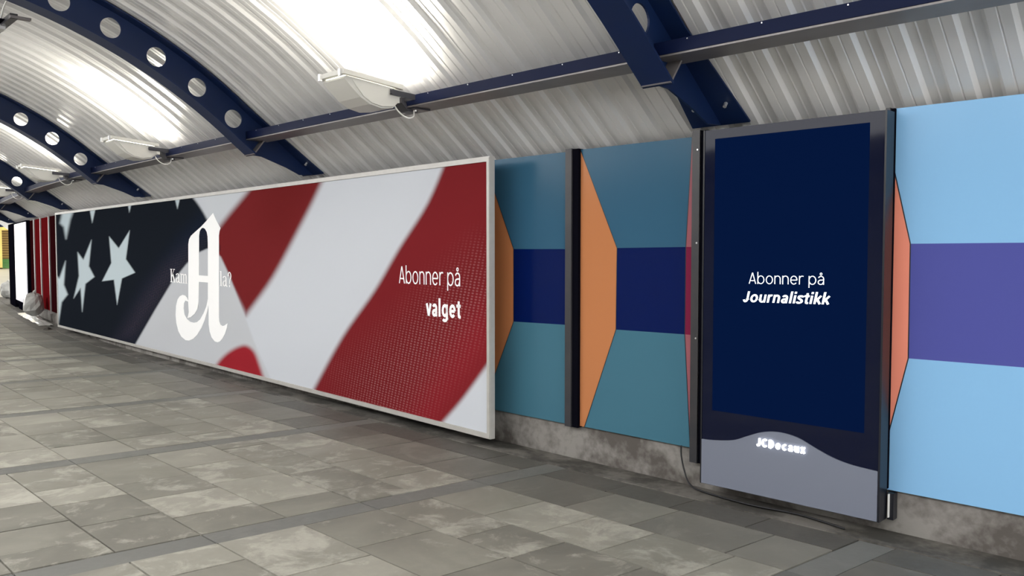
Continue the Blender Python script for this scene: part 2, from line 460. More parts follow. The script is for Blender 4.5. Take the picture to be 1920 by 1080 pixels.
for b in range(len(RIB_S) - 1):
    prof = corrugation(RIB_S[b], RIB_S[b + 1])
    # the slope over the wall is clad; on the far slope an opening is added to let more light in
    for keep in (lambda n: n < LIGHT_GAP0, lambda n: n > LIGHT_GAP1):
        sel = [(p, q) for p, q in zip(outer_full, sec_n) if keep(p[0])]; m = len(sel); vs = []; fs = []
        for s, h in prof:
            for (n, z), (nn, nz) in sel:
                d = 0.006 + h
                vs.append(W(s, n + nn * d, z + nz * d))
        for i in range(len(prof) - 1):
            for j in range(m - 1): fs.append((i * m + j, (i + 1) * m + j, (i + 1) * m + j + 1, i * m + j + 1))
        mk('corrugated_sheet', vs, fs, M_SHEET, ceiling)

# ------------------------------------------------------------------ steel arch ribs (one prototype, copied)
def local(s):                                # rotation and place of a section: local x = n, local y = -s
    x, y, h = frame(s)
    return Vector((x, y, 0)), h + math.pi
def copy_tree(o, parent=None):
    c = o.copy(); link(c, parent)
    for ch in list(o.children): copy_tree(ch, c)
    return c
def make_rib():
    r = empty('roof_arch', (0, 0, 0))
    # web plate with round openings
    foot = [(0.0, 2.345), (0.16, 2.335), (0.31, 2.40), (0.58, 2.49), (0.70, 2.50)]
    Rs = R_OUT - 0.29
    low = foot + [arch(Rs, ANG * (1 - i / 20)) for i in range(41)] + [(WIDTH - n, z) for n, z in reversed(foot)]
    up = [(WIDTH - 0.0, 2.353), ] + [arch(R_OUT - 0.004, -ANG * (1 - i / 20)) for i in range(41)] + [(0.0, 2.353)]
    holes = []
    a0 = math.radians(38.6)
    for k in range(16):
        cn, cz = arch(R_OUT - 0.150, a0 * (1 - k / 7.5))
        holes.append([(cn + 0.088 * math.cos(t * math.pi / 14), cz + 0.088 * math.sin(t * math.pi / 14)) for t in range(28)])
    vs, fs = filled([low + up] + holes, 0.007)
    mk('web', [Vector((v.x, v.z, v.y)) for v in vs], fs, M_NAVY, r)
    def flange(name, path, th, hw, m, hw_far=None, hw_end=None):
        nn = section_normals(path); v2 = []; f2 = []; k = len(path)
        for i, ((n, z), (a, b)) in enumerate(zip(path, nn)):
            w1 = hw if hw_end is None else hw + (hw_end - hw) * i / (k - 1); w0 = w1 if hw_far is None else hw_far
            v2 += [(n, -w0, z), (n, w1, z), (n + a * th, w1, z + b * th), (n + a * th, -w0, z + b * th)]
        for i in range(k - 1):
            for j in range(4): f2.append((4 * i + j, 4 * i + 4 + j, 4 * i + 4 + (j + 1) % 4, 4 * i + (j + 1) % 4))
        f2 += [(0, 1, 2, 3), tuple(4 * (k - 1) + j for j in (3, 2, 1, 0))]
        return mk(name, v2, f2, m, r)
    k0 = (0.62, 2.818)
    top = [k0] + [arch(R_OUT - 0.012, ANG * (1 - i / 20)) for i in range(41)] + [(WIDTH - k0[0], k0[1])]
    flange('outer_flange', top, 0.012, 0.13, M_NAVY, hw_far=0.02)
    flange('foot_plate', [(0.0, 2.343), k0], 0.012, 0.205, M_NAVY, hw_end=0.13)
    flange('foot_plate', [(WIDTH - k0[0], k0[1]), (WIDTH, 2.343)], 0.012, 0.13, M_NAVY, hw_end=0.205)
    sof = [(0.69, 2.492)] + [arch(Rs - 0.012, ANG * (1 - i / 20)) for i in range(41)] + [(WIDTH - 0.69, 2.492)]
    flange('soffit_flange', sof, 0.014, 0.105, M_NAVY)
    for sg in (0, 1):
        f = (lambda n: n) if sg == 0 else (lambda n: WIDTH - n)
        mb = MB()                                # end plate of the arch at the knee, where the purlins land
        mb.prism([(0.70, 2.497), (0.715, 2.497), (0.56, 2.70), (0.545, 2.70)], lambda p, d: (f(p[0]), d, p[1]), -0.10, 0.10)
        mb.build('knee_plate', M_PLATE, r)
        for y in (-0.10, 0.12):
            b = MB(); n0, z0 = f(0.14), 2.452
            b.tube([(n0, y, z0), (n0 + (0.02 if sg == 0 else -0.02), y, z0 - 0.026)], 0.012, 6)
            b.build('bolt', M_SCREW, r)
    return r
rib0 = make_rib()
rib_labels = ['navy steel roof arch behind the camera, second bay back', 'navy steel roof arch just behind the camera',
    'nearest navy steel roof arch, its foot above the tall black screen', 'navy steel roof arch with round holes, foot above the middle of the flag billboard',
    'navy steel roof arch with its foot above the stars of the flag billboard', 'dark roof arch whose foot meets the far left corner of the flag billboard',
    'dark roof arch above the red wall panels', 'small far roof arch above the white lightbox', 'last and farthest roof arch at the tunnel mouth by the stairs']
ribs = []
for i, s in enumerate(RIB_S):
    r = rib0 if i == 0 else copy_tree(rib0)
    p, th = local(s); r.location = p; r.rotation_euler = (0, 0, th)
    tag(r, rib_labels[i], 'roof arch', 'steel roof arches of the tunnel'); ribs.append(r)

# ------------------------------------------------------------------ purlins between the arches
bays = list(zip(RIB_S[:-1], RIB_S[1:]))
for side in (0, 1):
    g = (lambda n: n) if side == 0 else (lambda n: WIDTH - n)
    for i, (s0, s1) in enumerate(bays):
        root = empty('purlin', W((s0 + s1) / 2, g(0.65), 2.64))
        nm = 'steel purlin with navy face and grey underside ' + ['behind the camera, second bay back', 'right of the nearest arch',
              'carrying the nearest floodlight, above the teal panels', 'carrying the second floodlight, above the flag stars', 'carrying the third floodlight',
              'above the dark red panels', 'above the white lightbox', 'in the last bay before the stairs'][i] if side == 0 else 'steel purlin along the opposite side of the roof'
        tag(root, nm, 'purlin', 'purlins along the roof' if side == 0 else 'purlins of the opposite side')
        a, b = s0 + 0.012, s1 - 0.012
        MB().cbox(a, b, g(0.735), g(0.75), 2.650, 2.722).build('face', M_NAVY_SHADED, root)
        MB().cbox(a, b, g(0.52), g(0.747), 2.638, 2.648).build('underside_plate', M_PLATE, root)
        MB().cbox(a, b, g(0.52), g(0.535), 2.650, 2.722).build('rear_web', M_NAVY, root)
        if side == 0 and i in (1, 2, 3):
            k = 11
            for q in range(k):
                s = a + (b - a) * (q + 0.5) / k; pass
                MB().tube([W(s, 0.75, 2.712), W(s, 0.755, 2.712)], 0.004, 6).build('screw', M_SCREW, root)

# ------------------------------------------------------------------ floodlights on the purlins (uplights)
def make_lamp():
    r = empty('floodlight', (0, 0, 0))
    # local x = n from the wall, y = -s (towards the camera), z up ; origin at the mounting plate
    y0, y1 = -0.15, 0.15
    # housing: curved belly under a flat glazed top
    prof = [(0.24, 0.105), (0.24, 0.02), (0.30, -0.035), (0.40, -0.048), (0.50, -0.030), (0.58, 0.01), (0.66, 0.075), (0.715, 0.125), (0.70, 0.145)]
    fn = lambda p, d: (p[0], d, p[1])
    mb = MB(); mb.prism(prof, fn, y0 + 0.012, y1 - 0.012); mb.build('housing', M_LAMPW, r)
    for yy in (y1 - 0.012, y0 - 0.0):              # raised end cheeks
        c = MB(); c.prism([(0.245, 0.10), (0.245, 0.03), (0.30, -0.022), (0.40, -0.035), (0.49, -0.020), (0.56, 0.018), (0.62, 0.08), (0.655, 0.125)], fn, yy, yy + 0.012)
        c.build('end_cheek', M_LAMPW, r)
    # frame of the glass, slightly tilted
    z = lambda x: 0.108 + (x - 0.22) * 0.085
    fr = MB()
    def bar(xa, xb, ya, yb, h=0.032):
        fr.hexa([(xa, ya, z(xa)), (xb, ya, z(xb)), (xb, yb, z(xb)), (xa, yb, z(xa)), (xa, ya, z(xa) + h), (xb, ya, z(xb) + h), (xb, yb, z(xb) + h), (xa, yb, z(xa) + h)])
    bar(0.22, 0.735, y1 - 0.028, y1 + 0.015); bar(0.22, 0.735, y0 - 0.015, y0 + 0.028)
    bar(0.22, 0.255, y0 + 0.028, y1 - 0.028); bar(0.70, 0.735, y0 + 0.028, y1 - 0.028)
    frame_o = fr.build('glass_frame', M_LAMPW, r)
    gl = MB(); zz = lambda x: z(x) + 0.018
    gl.hexa([(0.255, y0 + 0.028, zz(0.255) - 0.006), (0.70, y0 + 0.028, zz(0.70) - 0.006), (0.70, y1 - 0.028, zz(0.70) - 0.006), (0.255, y1 - 0.028, zz(0.255) - 0.006),
             (0.255, y0 + 0.028, zz(0.255)), (0.70, y0 + 0.028, zz(0.70)), (0.70, y1 - 0.028, zz(0.70)), (0.255, y1 - 0.028, zz(0.255))])
    gl.build('glass', M_LAMPG, frame_o)
    for yy in (y0 + 0.02, y1 - 0.02):              # clips on the free edge
        cl = MB().box(0.732, 0.752, yy - 0.012, yy + 0.012, z(0.73) - 0.014, z(0.73) + 0.034); cl.build('clip', M_SCREW, frame_o)
    # U strap, pivot, arm and plate
    st = MB()
    for yy in (y1 + 0.012, y0 - 0.020):
        st.hexa([(0.12, yy, 0.045), (0.34, yy, 0.055), (0.34, yy + 0.008, 0.055), (0.12, yy + 0.008, 0.045), (0.12, yy, 0.085), (0.34, yy, 0.095), (0.34, yy + 0.008, 0.095), (0.12, yy + 0.008, 0.085)])
    st.box(0.115, 0.125, y0 - 0.02, y1 + 0.02, 0.045, 0.085)
    st.build('strap', M_STRAP, r)
    for yy in (y1 + 0.018, y0 - 0.032):
        MB().tube([(0.325, yy, 0.075), (0.325, yy + 0.014, 0.075)], 0.020, 12).build('pivot', M_STRAP, r)
    ar = MB(); ar.prism([(0.0, -0.022), (0.09, -0.022), (0.15, 0.035), (0.15, 0.075), (0.115, 0.085), (0.105, 0.04), (0.098, 0.0), (0.0, -0.002)], fn, -0.05, 0.05)
    ar.build('arm', M_STRAP, r)
    pl = MB().box(-0.085, 0.075, -0.10, 0.10, -0.004, 0.007); pl.build('mounting_plate', M_STRAP, r)
    pi = MB().box(-0.075, 0.060, -0.085, 0.085, -0.0065, -0.004); pi.build('plate_face', M_PLATE, r)
    for yy in (-0.07, 0.07): MB().tube([(0.035, yy, -0.010), (0.035, yy, -0.020)], 0.011, 8).build('bolt', M_SCREW, r)
    cb = MB(); cb.tube(catmull([(0.235, 0.05, 0.03), (0.215, 0.09, -0.04), (0.15, 0.11, -0.085), (0.08, 0.10, -0.07), (0.05, 0.07, -0.015)], 5), 0.006, 6)
    cb.build('cable', M_WHITECABLE, r, smooth=True)
    gd = MB().box(0.17, 0.235, -0.05, 0.05, 0.03, 0.075); gd.build('cable_gland', M_WHITECABLE, r)
    ld = bpy.data.lights.new('lamp_light', 'AREA'); ld.shape = 'RECTANGLE'; ld.size = 0.42; ld.size_y = 0.22
    ld.energy = LAMP_W; ld.color = LAMP_COL; ld.spread = math.radians(160)
    lo = bpy.data.objects.new('lamp_light', ld); link(lo, r)
    lo.location = (0.48, 0, 0.175); lo.rotation_euler = (math.pi, math.radians(-8), 0)
    return r
lamp0 = make_lamp()
lamp_lab = {1: 'white floodlight beside the camera, on the purlin behind the nearest arch', 2: 'nearest white floodlight with looped cable, on the purlin above the billboard end',
            3: 'second white floodlight, above the flag billboard stars', 4: 'third white floodlight, small, near the far corner of the flag billboard',
            5: 'fourth white floodlight, half cut by the left photo edge', 6: 'farthest white floodlight near the tunnel mouth', 0: 'white floodlight two bays behind the camera',
            7: 'last white floodlight in the bay before the stairs'}
first = True
for side in (0, 1):
    for i, (s0, s1) in enumerate(bays):
        s = {2: 0.98, 3: 5.59, 4: 9.59, 5: 13.99}.get(i, s0 + (2.1 if i != 1 else 1.2))
        r = lamp0 if first else copy_tree(lamp0); first = False
        x, y, h = frame(s)
        if side == 0:
            r.location = W(s, 0.66, 2.630); r.rotation_euler = (0, 0, h + math.pi)
            tag(r, lamp_lab[i], 'floodlight', 'white floodlights along the roof')
        else:
            r.location = W(s, WIDTH - 0.66, 2.630); r.rotation_euler = (0, 0, h)
            tag(r, 'white floodlight on the opposite side of the tunnel roof', 'floodlight', 'floodlights of the opposite side')

# crown cable tray with a bracket and wire, top left of the photograph
tray = empty('cable_tray', W(5.2, 2.62, 3.52)); tag(tray, 'dark cable tray end with wires under the roof crown, top left corner', 'cable tray')
MB().cbox(4.02, 8.3, 2.60, 2.66, 3.555, 3.60).build('rail', M_POST, tray)
MB().cbox(4.2, 8.3, 2.66, 2.86, 3.575, 3.585).build('tray_bed', M_POSTBLK, tray)
MB().cbox(4.00, 4.06, 2.50, 2.66, 3.56, 3.58).build('bracket', M_PLATE, tray)
MB().tube(catmull([W(4.5, 2.68, 3.55), W(4.3, 2.67, 3.60), W(4.1, 2.68, 3.68), W(3.7, 2.70, 3.72)], 5), 0.008, 6).build('wire', M_WHITECABLE, tray)
MB().cbox(4.35, 4.5, 2.62, 2.70, 3.53, 3.57).build('junction_box', M_SCREW, tray)

# ------------------------------------------------------------------ mural panels (printed geometric boxes)
def poly_clip_strip(p, q, w):
    d = Vector((q[0] - p[0], q[1] - p[1])); n = Vector((-d.y, d.x)).normalized() * w / 2
    return [(p[0] + n.x, p[1] + n.y), (q[0] + n.x, q[1] + n.y), (q[0] - n.x, q[1] - n.y), (p[0] - n.x, p[1] - n.y)]
def mural(name, pl, uL, uR, zb, zt, regions, lines, label):
    """regions: (material, [(u,z)...]); printed front at off 0, board 25 mm thick behind"""
    mats = []; v = []; f = []; fm = []
    def mi(m):
        if m not in mats: mats.append(m)
        return mats.index(m)
    for m, poly in regions:
        k = len(v); v += [pl.pt(u, z) for u, z in poly]; f.append(tuple(range(k, k + len(poly)))); fm.append(mi(m))
    for p, q in lines:
        st = poly_clip_strip(p, q, 0.006); k = len(v); v += [pl.pt(u, z, 0.0006) for u, z in st]; f.append((k, k + 1, k + 2, k + 3)); fm.append(mi(M_LINE))
    c = [(uL, zb), (uR, zb), (uR, zt), (uL, zt)]
    k = len(v); v += [pl.pt(u, z, -0.0005) for u, z in c] + [pl.pt(u, z, -0.025) for u, z in c]
    em = mi(M_POSTBLK)
    f += [(k + 4, k + 5, k + 6, k + 7)] + [(k + i, k + (i + 1) % 4, k + 4 + (i + 1) % 4, k + 4 + i) for i in range(4)]; fm += [em] * 5
    o = mk(name, v, f, mats, None, fm)
    return tag(o, label, 'panel', 'geometric mural panels on the wall')
GL = dict(rough=0.2, spec=0.14)
M_TEAL = mat('mural_teal', lin((50, 90, 115)), **GL)
M_NAVYP = mat('mural_navy', lin((4, 22, 76)), **GL)
M_ORANGE = mat('mural_orange', lin((182, 118, 76)), **GL)
M_MAROON = mat('mural_maroon', lin((118, 30, 62)), **GL)
M_DUSK = mat('mural_dusky_pink', lin((150, 90, 98)), **GL)
M_SALMON = mat('mural_salmon', lin((226, 138, 116)), **GL)
M_SKYB = mat('mural_light_blue', lin((130, 178, 218)), **GL)
M_PURPLE = mat('mural_purple', lin((76, 80, 150)), **GL)
M_TEAL2 = mat('mural_teal_lower', lin((65, 108, 126)), **GL)

PM = Plane(W(1.2, 0, 0), W(-1.2, 0, 0))          # u grows towards the camera (right in the photo)
def px_on(pl, *pts): return [pl.pix(*p) for p in pts]
# panel beside the billboard
zb, zt = 0.243, 2.285
uR = PM.pix(1064, 600)[0]; uL = PM.pix(905, 600)[0] - 0.25
a, b = PM.pix(963, 467); c, d = PM.pix(963, 603); e, f_ = PM.pix(1062, 467); g, h_ = PM.pix(1062, 609)
tl = (PM.pix(919, 335)); bl = (PM.pix(921, 722))
sl = (b - tl[1]) / (a - tl[0]); utop = a - (zt - b) / -sl if sl else a
def along(p, q, z=None, u=None):
    if z is not None: t = (z - p[1]) / (q[1] - p[1])
    else: t = (u - p[0]) / (q[0] - p[0])
    return (p[0] + (q[0] - p[0]) * t, p[1] + (q[1] - p[1]) * t)
P_t = along((a, b), tl, z=zt); P_b = along((c, d), bl, z=zb)
P_t = (max(P_t[0], uL), zt); P_b = (max(P_b[0], uL), zb)
mural('mural_panel', PM, uL, uR, zb, zt, [
    (M_ORANGE, [(uL, zb), P_b, (c, d), (a, b), P_t, (uL, zt)]),
    (M_TEAL, [(a, b), (uR, h_ * 0 + f_), (uR, zt), P_t]),
    (M_NAVYP, [(c, d), (uR, h_), (uR, f_), (a, b)]),
    (M_TEAL2, [P_b, (uR, zb), (uR, h_), (c, d)])],
    [(P_t, (a, b)), ((a, b), (c, d)), ((c, d), P_b)], 'narrow teal and navy mural panel with orange edge, next to the flag billboard')
# second panel, up to the post beside the screen
zb, zt = 0.247, 2.290
uL = PM.pix(1083, 600)[0]; uR = PM.pix(1300, 600)[0]
a = PM.pix(1157, 465); c = PM.pix(1155, 618); e = PM.pix(1286, 463); g = PM.pix(1284, 627)
tt = along(a, PM.pix(1092, 290), z=zt); bb = along(c, PM.pix(1097, 797), z=zb)
er = along(e, PM.pix(1296, 290), z=zt); gr = along(g, PM.pix(1294, 838), z=zb)
er = (min(er[0], uR), zt); gr = (min(gr[0], uR), zb)
mural('mural_panel', PM, uL, uR, zb, zt, [
    (M_ORANGE, [(uL, zb), bb, c, a, tt, (uL, zt)]),
    (M_TEAL, [a, e, er, tt]), (M_NAVYP, [c, g, e, a]), (M_TEAL2, [bb, gr, g, c]),
    (M_DUSK, [e, (uR, e[1]), (uR, zt), er]), (M_MAROON, [g, (uR, g[1]), (uR, e[1]), e]), (M_DUSK, [gr, (uR, zb), (uR, g[1]), g])],
    [(tt, a), (a, c), (c, bb), (er, e), (e, g), (g, gr)], 'teal and navy mural panel with orange left side, between two dark posts')
# light blue panel right of the screen
PR = Plane(W(-2.3, 0, 0), W(-3.2, 0, 0))
zb, zt = 0.225, 2.322
uL = PR.pix(1664, 600)[0]; uR = PR.pix(1920, 600)[0] + 0.70
a = PR.pix(1707, 457); c = PR.pix(1703, 672); e = along(a, PR.pix(1920, 455), u=uR); g = along(c, PR.pix(1920, 689), u=uR)
tl = along(a, PR.pix(1670, 288), u=uL); bl = along(c, PR.pix(1661, 832), u=uL)
mural('mural_panel', PR, uL, uR, zb, zt, [
    (M_SALMON, [bl, c, a, tl]), (M_SKYB, [tl, a, e, (uR, zt), (uL, zt)]), (M_PURPLE, [c, g, e, a]), (M_SKYB, [(uL, zb), (uR, zb), g, c, bl])],
    [(tl, a), (a, c), (c, bl)], 'light blue and purple mural panel with salmon edge, right of the tall screen')

# ------------------------------------------------------------------ wall posts
def post(s0, s1, z0, z1, label, screws=None):
    r = empty('wall_post', W((s0 + s1) / 2, 0.0, z0)); tag(r, label, 'post', 'dark steel posts between the wall panels')
    m = s0 + (s1 - s0) * 0.45
    MB().cbox(s0, m, -0.03, 0.032, z0, z1).build('front_strip', M_POST, r)
    MB().cbox(m, s1, -0.03, 0.022, z0, z1 - 0.004).build('black_channel', M_POSTBLK, r)  # black strip of the post, slightly behind the front strip
    MB().cbox(m - (m - s0) * 0.06, m + (s1 - m) * 0.14, -0.03, 0.036, z0, z1).build('ridge', M_POST, r)
    for (s, z) in screws or []: MB().tube([W(s, 0.03, z), W(s, 0.036, z)], 0.006, 8).build('screw', M_SCREW, r)
    return r
post(-0.025, -0.145, 0.235, 2.30, 'dark steel post between the two teal mural panels')
post(-1.115, -1.225, 0.16, 2.325, 'dark steel post with small bright screws, left of the tall screen', [(-1.155, 2.20), (-1.155, 1.60), (-1.155, 0.98)])
post(-2.33, -2.375, 0.235, 2.325, 'slim dark steel post between the tall screen and light blue panel')

# ------------------------------------------------------------------ digital screen kiosk
KN = 0.14
PK = Plane(W(-1.27, KN, 0), W(-2.375, KN, 0))
KL = PK.len; KZ0, KZ1 = 0.074, 2.298
kiosk = empty('advertising_screen', PK.pt(KL / 2, KZ0)); tag(kiosk, 'tall black digital advertising screen with wavy grey base, on the wall', 'screen')
MB().pbox(PK, 0, KL, KZ0, KZ1, -0.10, -0.006).build('cabinet', M_KBLACK, kiosk)
s_tl = PK.pix(1341, 264); s_br = PK.pix(1625, 812); s_tr = PK.pix(1627, 226); s_bl = PK.pix(1335, 770)
u0 = (s_tl[0] + s_bl[0]) / 2; u1 = (s_tr[0] + s_br[0]) / 2; sz1 = (s_tl[1] + s_tr[1]) / 2; sz0 = (s_bl[1] + s_br[1]) / 2
bez = MB()
bez.pbox(PK, 0, u0, KZ0, KZ1, -0.006, 0.0); bez.pbox(PK, u1, KL, KZ0, KZ1, -0.006, 0.0)
bez.pbox(PK, u0, u1, sz1, KZ1, -0.006, 0.0); bez.pbox(PK, u0, u1, KZ0, sz0, -0.006, 0.0)
bez = bez.build('glass_front', M_KGLASS, kiosk)
scr = MB().pbox(PK, u0, u1, sz0, sz1, -0.006, -0.001).build('display', M_SCREEN, kiosk)
# raised edge trims of the cabinet
for ua, ub in ((-0.004, 0.006), (KL - 0.006, KL + 0.004)):
    MB().pbox(PK, ua, ub, KZ0, KZ1, -0.10, 0.004).build('side_trim', M_KBLACK, kiosk)
# grey base with a wave on top
wave_px = [(1314, 822), (1340, 825), (1375, 825), (1400, 818), (1425, 811), (1450, 809), (1475, 813), (1500, 822), (1530, 840), (1565, 859), (1600, 872), (1644, 883)]
wave = [PK.pix(*p) for p in wave_px]
wave[0] = (0.008, wave[0][1]); wave[-1] = (KL - 0.008, wave[-1][1])
wv = catmull([Vector((u, z, 0)) for u, z in wave], 6)
prof = [(0.008, KZ0 + 0.004), (KL - 0.008, KZ0 + 0.004)] + [(p.x, p.y) for p in reversed(wv)]
MB().prism(prof, lambda p, d: PK.pt(p[0], p[1], d), 0.0005, 0.009).build('base_panel', M_KGREY, kiosk)
# lettering: a plain grotesque drawn with strokes of width w (cap height 1)
def _el(cx, cy, rx, ry, a0, a1, k=20):
    return [(cx + rx * math.cos(math.radians(a0 + (a1 - a0) * i / k)), cy + ry * math.sin(math.radians(a0 + (a1 - a0) * i / k))) for i in range(k + 1)]
def glyph(ch, w):
    h = w / 2; L = 0.05 + h; X = 0.73
    bowl = _el(0.05 + 0.30, X / 2, 0.30 - h, X / 2 + 0.01 - h * 0.9, 0, 360, 28)
    st = lambda y0, y1: [(L, y0), (L, y1)]
    arch_ = _el(0.31, X - 0.27, 0.26 - h, 0.28 - h * 0.9, 180, 0, 14)
    G = {
     'A': ([[(0.02 + h * .7, 0), (.33 - h * .12, .99)], [(.33 + h * .12, .99), (.64 - h * .7, 0)], [(.14, .28), (.52, .28)]], .68),
     'b': ([st(0, 1.06), bowl], .70), 'o': ([bowl], .70), 'p': ([st(-.27, X), bowl], .70),
     'n': ([st(0, X), arch_ + [(.57 - h, 0)]], .63), 'r': ([st(0, X), arch_[:10]], .43),
     'u': ([[(L, X), (L, .27)] + _el(.31, .27, .26 - h, .28 - h * .9, 180, 360, 14), [(.57 - h, X), (.57 - h, 0)]], .63),
     'e': ([_el(.34, X / 2, .29 - h, X / 2 + .01 - h * .9, 0, 318, 26), [(.05 + h, X / 2), (.63 - h, X / 2)]], .68),
     'c': ([_el(.34, X / 2, .29 - h, X / 2 + .01 - h * .9, 48, 312, 22)], .62),
     'a': ([_el(.29, X - .24, .24 - h, .245 - h * .9, 158, 0, 14) + [(.53 - h, 0)], _el(.27, .205, .23 - h, .215 - h * .9, 75, 318, 16), [(.28, .41 - h * .7), (.53 - h, .43 - h * .7)], [(.45 - h, .10 + h * .4), (.53 - h, .22)]], .60),
     'v': ([[(.02 + h * .8, X), (.28, h * .2)], [(.28, h * .2), (.54 - h * .8, X)]], .55),
     'x': ([[(.02 + h * .8, X), (.54 - h * .8, 0)], [(.02 + h * .8, 0), (.54 - h * .8, X)]], .56),
     'l': ([st(0, 1.06)], .11 + w), 'i': ([st(0, X), [(L, .87), (L, 1.05)]], .11 + w),
     'g': ([_el(.33, .37, .28 - h, .37 - h * .9, 0, 360, 26), [(.61 - h, X), (.61 - h, -.06)] + _el(.33, -.06, .28 - h, .22 - h * .9, 0, -152, 14)], .68),
     't': ([[(.12 + h, .94), (.12 + h, .20), (.14 + h, .09), (.20 + h, h * .75), (.38, h * .75)], [(0, X - h * .7), (.38, X - h * .7)]], .41),
     'J': ([[(.44 - h, 1), (.44 - h, .28)] + _el(.22, .28, .22 - h, .295 - h * .9, 0, -165, 16)], .52),
     'C': ([_el(.38, .5, .35 - h, .515 - h * .9, 45, 315, 24)], .72),
     'D': ([[(L, 0), (L, 1)], [(L, h * .9), (.26, h * .9)] + _el(.26, .5, .36 - h, .5 - h * .9, -90, 90, 18) + [(L, 1 - h * .9)]], .70),
     's': ([[(p.x, p.y) for p in catmull([Vector((.47 - h * .4, .56, 0)), Vector((.40, .66 - h * .3, 0)), Vector((.27, .735 - h * .9, 0)), Vector((.12 + h * .3, .65 - h * .2, 0)), Vector((.11 + h * .3, .50, 0)), Vector((.26, .385, 0)), Vector((.41 - h * .3, .29, 0)), Vector((.42 - h * .2, .14 + h * .2, 0)), Vector((.27, h * .9 - .005, 0)), Vector((.11, .06 + h * .3, 0)), Vector((.04 + h * .4, .18, 0))], 4)]], .51),
     'k': ([st(0, 1.06), [(L + h * .4, .26), (.54 - h * .5, X)], [(L + .10 + h * .5, .40), (.57 - h * .6, 0)]], .58),
     ' ': ([], .28)}
    if ch == 'å':
        g_, a_ = glyph('a', w); return g_ + [('thin', _el(.29, .90, .075, .085, 0, 360, 18))], a_
    return G[ch]
def stroke_text(s, w, shear=0.0, track=0.03):
    V = []; F = []; x = 0.0
    for ch in s:
        strokes, adv = glyph(ch, w)
        for pl_ in strokes:
            ww = w
            if pl_ and pl_[0] == 'thin': ww = w * 0.75; pl_ = pl_[1]
            pts = [Vector((p[0] + x, p[1])) for p in pl_]; n = len(pts); k = len(V)
            closed = (pts[0] - pts[-1]).length < 1e-6
            for i, p in enumerate(pts):
                a = pts[i - 1] if i > 0 else (pts[-2] if closed else None); b = pts[i + 1] if i < n - 1 else (pts[1] if closed else None)
                d1 = (p - a).normalized() if a is not None else None; d2 = (b - p).normalized() if b is not None else None
                d = ((d1 or d2) + (d2 or d1)).normalized(); nn = Vector((-d.y, d.x))
                sc = 1.0 / max(0.5, nn.dot(Vector((-(d1 or d2).y, (d1 or d2).x))))
                for sg in (1, -1):
                    q = p + nn * sg * ww / 2 * sc; V.append((q.x + shear * q.y, q.y))
            for i in range(n - 1): F.append((k + 2 * i, k + 2 * i + 1, k + 2 * i + 3, k + 2 * i + 2))
        x += adv + track
    return V, F
def text_line(name, s, pl, pxL, pxR, ybL, ybR, ytop, off, thick, m, parent, w=0.08, shear=0.0, track=0.03):
    """baseline from (pxL,ybL) to (pxR,ybR); ytop = pixel height of the cap line at pxL"""
    V, F = stroke_text(s, w, shear, track)
    xs = [v[0] for v in V]; x0, x1 = min(xs), max(xs)
    uL, zL = pl.pix(pxL, ybL); uR, zR = pl.pix(pxR, ybR); zT = pl.pix(pxL, ytop)[1]
    vv = []
    for o in (off + thick, off):
        vv += [pl.pt(uL + (uR - uL) * (a - x0) / (x1 - x0), zL + (zR - zL) * (a - x0) / (x1 - x0) + (zT - zL) * b, o) for a, b in V]
    k = len(V); ff = list(F) + [tuple(i + k for i in reversed(f)) for f in F]
    for f in F:
        for a, b in ((0, 1), (1, 2), (2, 3), (3, 0)): ff.append((f[a], f[b], f[b] + k, f[a] + k))
    return mk(name, vv, ff, m, parent)
text_line('text_line', 'Abonner på', PK, 1404, 1545, 532, 534, 511, -0.0005, 0.0012, M_SCRTXT, scr, w=0.070)
text_line('text_line', 'Journalistikk', PK, 1393, 1557, 566, 571, 546, -0.0005, 0.0012, M_SCRTXT, scr, w=0.165, shear=0.17, track=0.012)
text_line('backlit_lettering', 'JCDecaux', PK, 1421, 1512, 835, 850, 820, 0.012, 0.008, M_SIGN, kiosk, w=0.185, track=0.09)
MB().cbox(-2.390, -2.396, 0.04, 0.055, 0.085, 0.215).build('white_conduit', M_WHITECABLE, kiosk)
MB().cbox(-2.382, -2.415, -0.02, 0.038, 0.07, 0.218).build('rear_bracket', M_KBLACK, kiosk)
# power cable
cable = MB().tube(catmull([W(-1.03, 0.0, 0.25), W(-1.04, 0.01, 0.18), W(-1.07, 0.02, 0.09), W(-1.13, 0.05, 0.02), W(-1.25, 0.09, 0.004), W(-1.6, 0.13, 0.003), W(-1.9, 0.10, 0.003), W(-2.2, 0.16, 0.003)], 6), 0.006, 6).build('power_cable', M_CABLE, None, smooth=True)
tag(cable, 'thin black cable hanging below the teal panel onto the floor', 'cable')

# ------------------------------------------------------------------ flag billboard
BD_R, BD_L = 6.40, 16.00
A_R = Vector(((918.5 - 960) / F_PX * BD_R, BD_R, 0)); A_L = Vector(((105.5 - 960) / F_PX * BD_L, BD_L, 0))
PB = Plane(A_L, A_R)                               # u from the far left end to the near right end
BL = PB.len
bz = [PB.pix(107, 402), PB.pix(104, 612), PB.pix(916, 284), PB.pix(920, 823)]
BZ1 = (bz[0][1] + bz[2][1]) / 2; BZ0 = (bz[1][1] + bz[3][1]) / 2
bill = empty('billboard', PB.pt(BL / 2, BZ0)); tag(bill, 'very long billboard with blurred American flag and white lettering, in aluminium frame', 'billboard')
FW = 0.040
for (a, b, c, d) in ((0, BL, BZ1 - FW, BZ1), (0, BL, BZ0, BZ0 + FW), (0, FW, BZ0 + FW, BZ1 - FW), (BL - FW, BL, BZ0 + FW, BZ1 - FW)):
    fr = MB(); fr.pbox(PB, a, b, c, d, -0.05, 0.0)
    fo = fr.build('frame_rail', M_ALU, bill)
